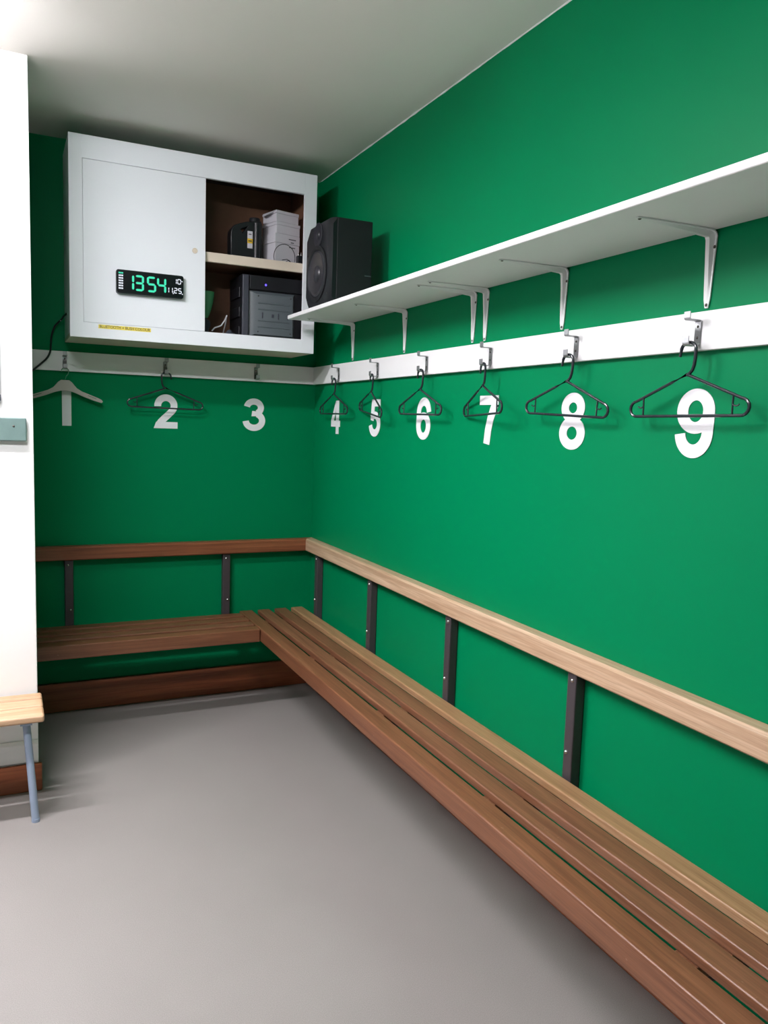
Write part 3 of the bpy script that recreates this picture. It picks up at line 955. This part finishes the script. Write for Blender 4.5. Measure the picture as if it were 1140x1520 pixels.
obj('cone', lathe_mesh([(0.100, 0.004), (0.092, 0.008), (0.086, 0.0055), (0.040, 0.0012), (0.036, 0.0012), (0.030, 0.008), (0.018, 0.013), (0, 0.0145)], 40), 'cone', wf)
tw2 = obj('tweeter', lathe_mesh([(0.052, 0.0), (0.052, 0.003), (0.046, 0.0045), (0.030, 0.0015), (0.016, 0.001), (0.014, 0.004), (0.008, 0.007), (0, 0.008)], 32), 'cone', sp_, (fx, -0.005, 0.310), (0, -PI / 2, 0))
for u in (-0.125, 0.125):
    for z in (0.045, 0.240):
        obj('bolt', BSCREW, None, sp_, (fx, u, z), (0, -PI / 2, 0))
obj('side_mark', box_mesh(0.030, 0.0012, 0.004), 'case_grey', sp_, (spd / 2 - 0.018, -spw / 2 - 0.0005, 0.130))

# clear roll lying on edge on the shelf
bm = bmesh.new()
for a_, b_ in ((0.044, 0.036),):
    n = 36
    V = []
    for k in range(n):
        c_, s_ = math.cos(2 * PI * k / n), math.sin(2 * PI * k / n)
        V.append([bm.verts.new((w, r_ * c_, r_ * s_)) for r_, w in ((a_, -0.012), (a_, 0.012), (b_, 0.012), (b_, -0.012))])
    for k in range(n):
        p, q = V[k], V[(k + 1) % n]
        for j in range(4):
            bm.faces.new((p[j], q[j], q[(j + 1) % 4], p[(j + 1) % 4]))
tag(obj('tape_roll', bm_mesh(bm), 'clear', None, (-0.085, -1.205, SZ1 + 0.0442)), 'clear ring-shaped roll peeking over the front edge of the white shelf', 'tape roll')

# ------------------------------------------------------------------ power cable at the cabinet's left side
cbp = [(-1.262, -0.155, 1.960), (-1.2905, -0.150, 1.956), (-1.300, -0.10, 1.950), (-1.306, -0.055, 1.940), (-1.320, -0.030, 1.926), (-1.338, -0.024, 1.902), (-1.350, -0.018, 1.860), (-1.354, -0.026, 1.815), (-1.358, -0.034, 1.785), (-1.372, -0.032, 1.756), (-1.398, -0.030, 1.728), (-1.430, -0.028, 1.698), (-1.450, -0.024, 1.672), (-1.453, -0.012, 1.60), (-1.452, -0.008, 0.95)]
def smooth_path(p, n=5):
    P = [Vector(q) for q in p]
    out = []
    for i in range(len(P) - 1):
        a, b, c, d = P[max(i - 1, 0)], P[i], P[i + 1], P[min(i + 2, len(P) - 1)]
        for k in range(n):
            t_ = k / n
            out.append(0.5 * ((2 * b) + (-a + c) * t_ + (2 * a - 5 * b + 4 * c - d) * t_ ** 2 + (-a + 3 * b - 3 * c + d) * t_ ** 3))
    out.append(P[-1])
    return out
pc = thing('power_cable', 'black cable drooping from the cabinet over the white hook board', 'cable', (-1.35, -0.02, 1.8))
obj('cord', tube_mesh([p - Vector((-1.35, -0.02, 1.8)) for p in smooth_path(cbp[1:])], 0.0045, 8), 'black', pc)
obj('cable_clip', box_mesh(0.004, 0.012, 0.013, 0.001), 'vinyl_white', pc, (-1.308 + 1.35, -0.046 + 0.02, 1.937 - 1.8), (0, 0.7, 0))

# ------------------------------------------------------------------ white wall, left edge of the view
pk = thing('wall_plank', 'weathered grey-green wooden plank fixed to the white wall', 'plank', (-1.85, YL, 1.43))
box('plank', (-2.45, YL - 0.022, 1.386), (-1.484, YL - 0.001, 1.474), 'grey_green', pk, 0.004)
obj('screw', BSCREW, None, pk, (-1.528 + 1.85, -0.0222, 0.012), (PI / 2, 0, 0))
nb = thing('notice_board', 'white notice board with thin grey frame cut off at the left edge', 'board', (-2.0, YL, 1.536))
box('panel', (-2.45, YL - 0.010, 1.540), (-1.576, YL - 0.002, 2.20), 'vinyl_white', nb)
box('frame_strip', (-1.5758, YL - 0.014, 1.540), (-1.5715, YL - 0.001, 2.20), 'metal', nb, 0.001)
box('frame_strip', (-2.45, YL - 0.014, 1.534), (-1.5758, YL - 0.001, 1.5398), 'metal', nb, 0.001)
obj('corner_cap', box_mesh(0.024, 0.018, 0.024, 0.003), 'case_strip', nb, (-1.581 + 2.0, -0.010, 0.0105))

# ------------------------------------------------------------------ low pine bench against the white wall
pb = thing('pine_bench', 'low pale pine bench with blue-grey tube legs against the white wall', 'bench', (-2.05, -1.02, 0))
PZ = 0.405
for y0, y1 in ((YL - 0.0225, -0.956), (-0.967, -1.046), (-1.057, -1.158)):
    box('slat', (-2.65, y1, PZ - 0.028), (-1.446, y0, PZ), 'pine_x', pb, 0.009, 4)
def leg(x0, y0, x1, y1):
    bm = bmesh.new()
    add_tube(bm, [(x0 + 2.05, y0 + 1.02, PZ - 0.029), (x1 + 2.05, y1 + 1.02, 0.004)], 0.0135, 16)
    lg = obj('leg', bm_mesh(bm), 'leg_blue', pb)
    obj('foot_cap', lathe_mesh([(0, 0), (0.0145, 0), (0.0145, 0.012), (0, 0.012)], 16), 'leg_blue', lg, (x1 + 2.05, y1 + 1.02, 0.0))
leg(-1.507, -1.105, -1.481, -1.146)
leg(-1.760, -0.920, -1.740, -0.915)
leg(-2.590, -1.105, -2.615, -1.146)
leg(-2.340, -0.920, -2.360, -0.915)
for x in (-1.507, -2.590):
    box('under_bar', (x - 0.02, -1.15, PZ - 0.036), (x + 0.02, -0.90, PZ - 0.0285), 'leg_blue', pb, 0.001)
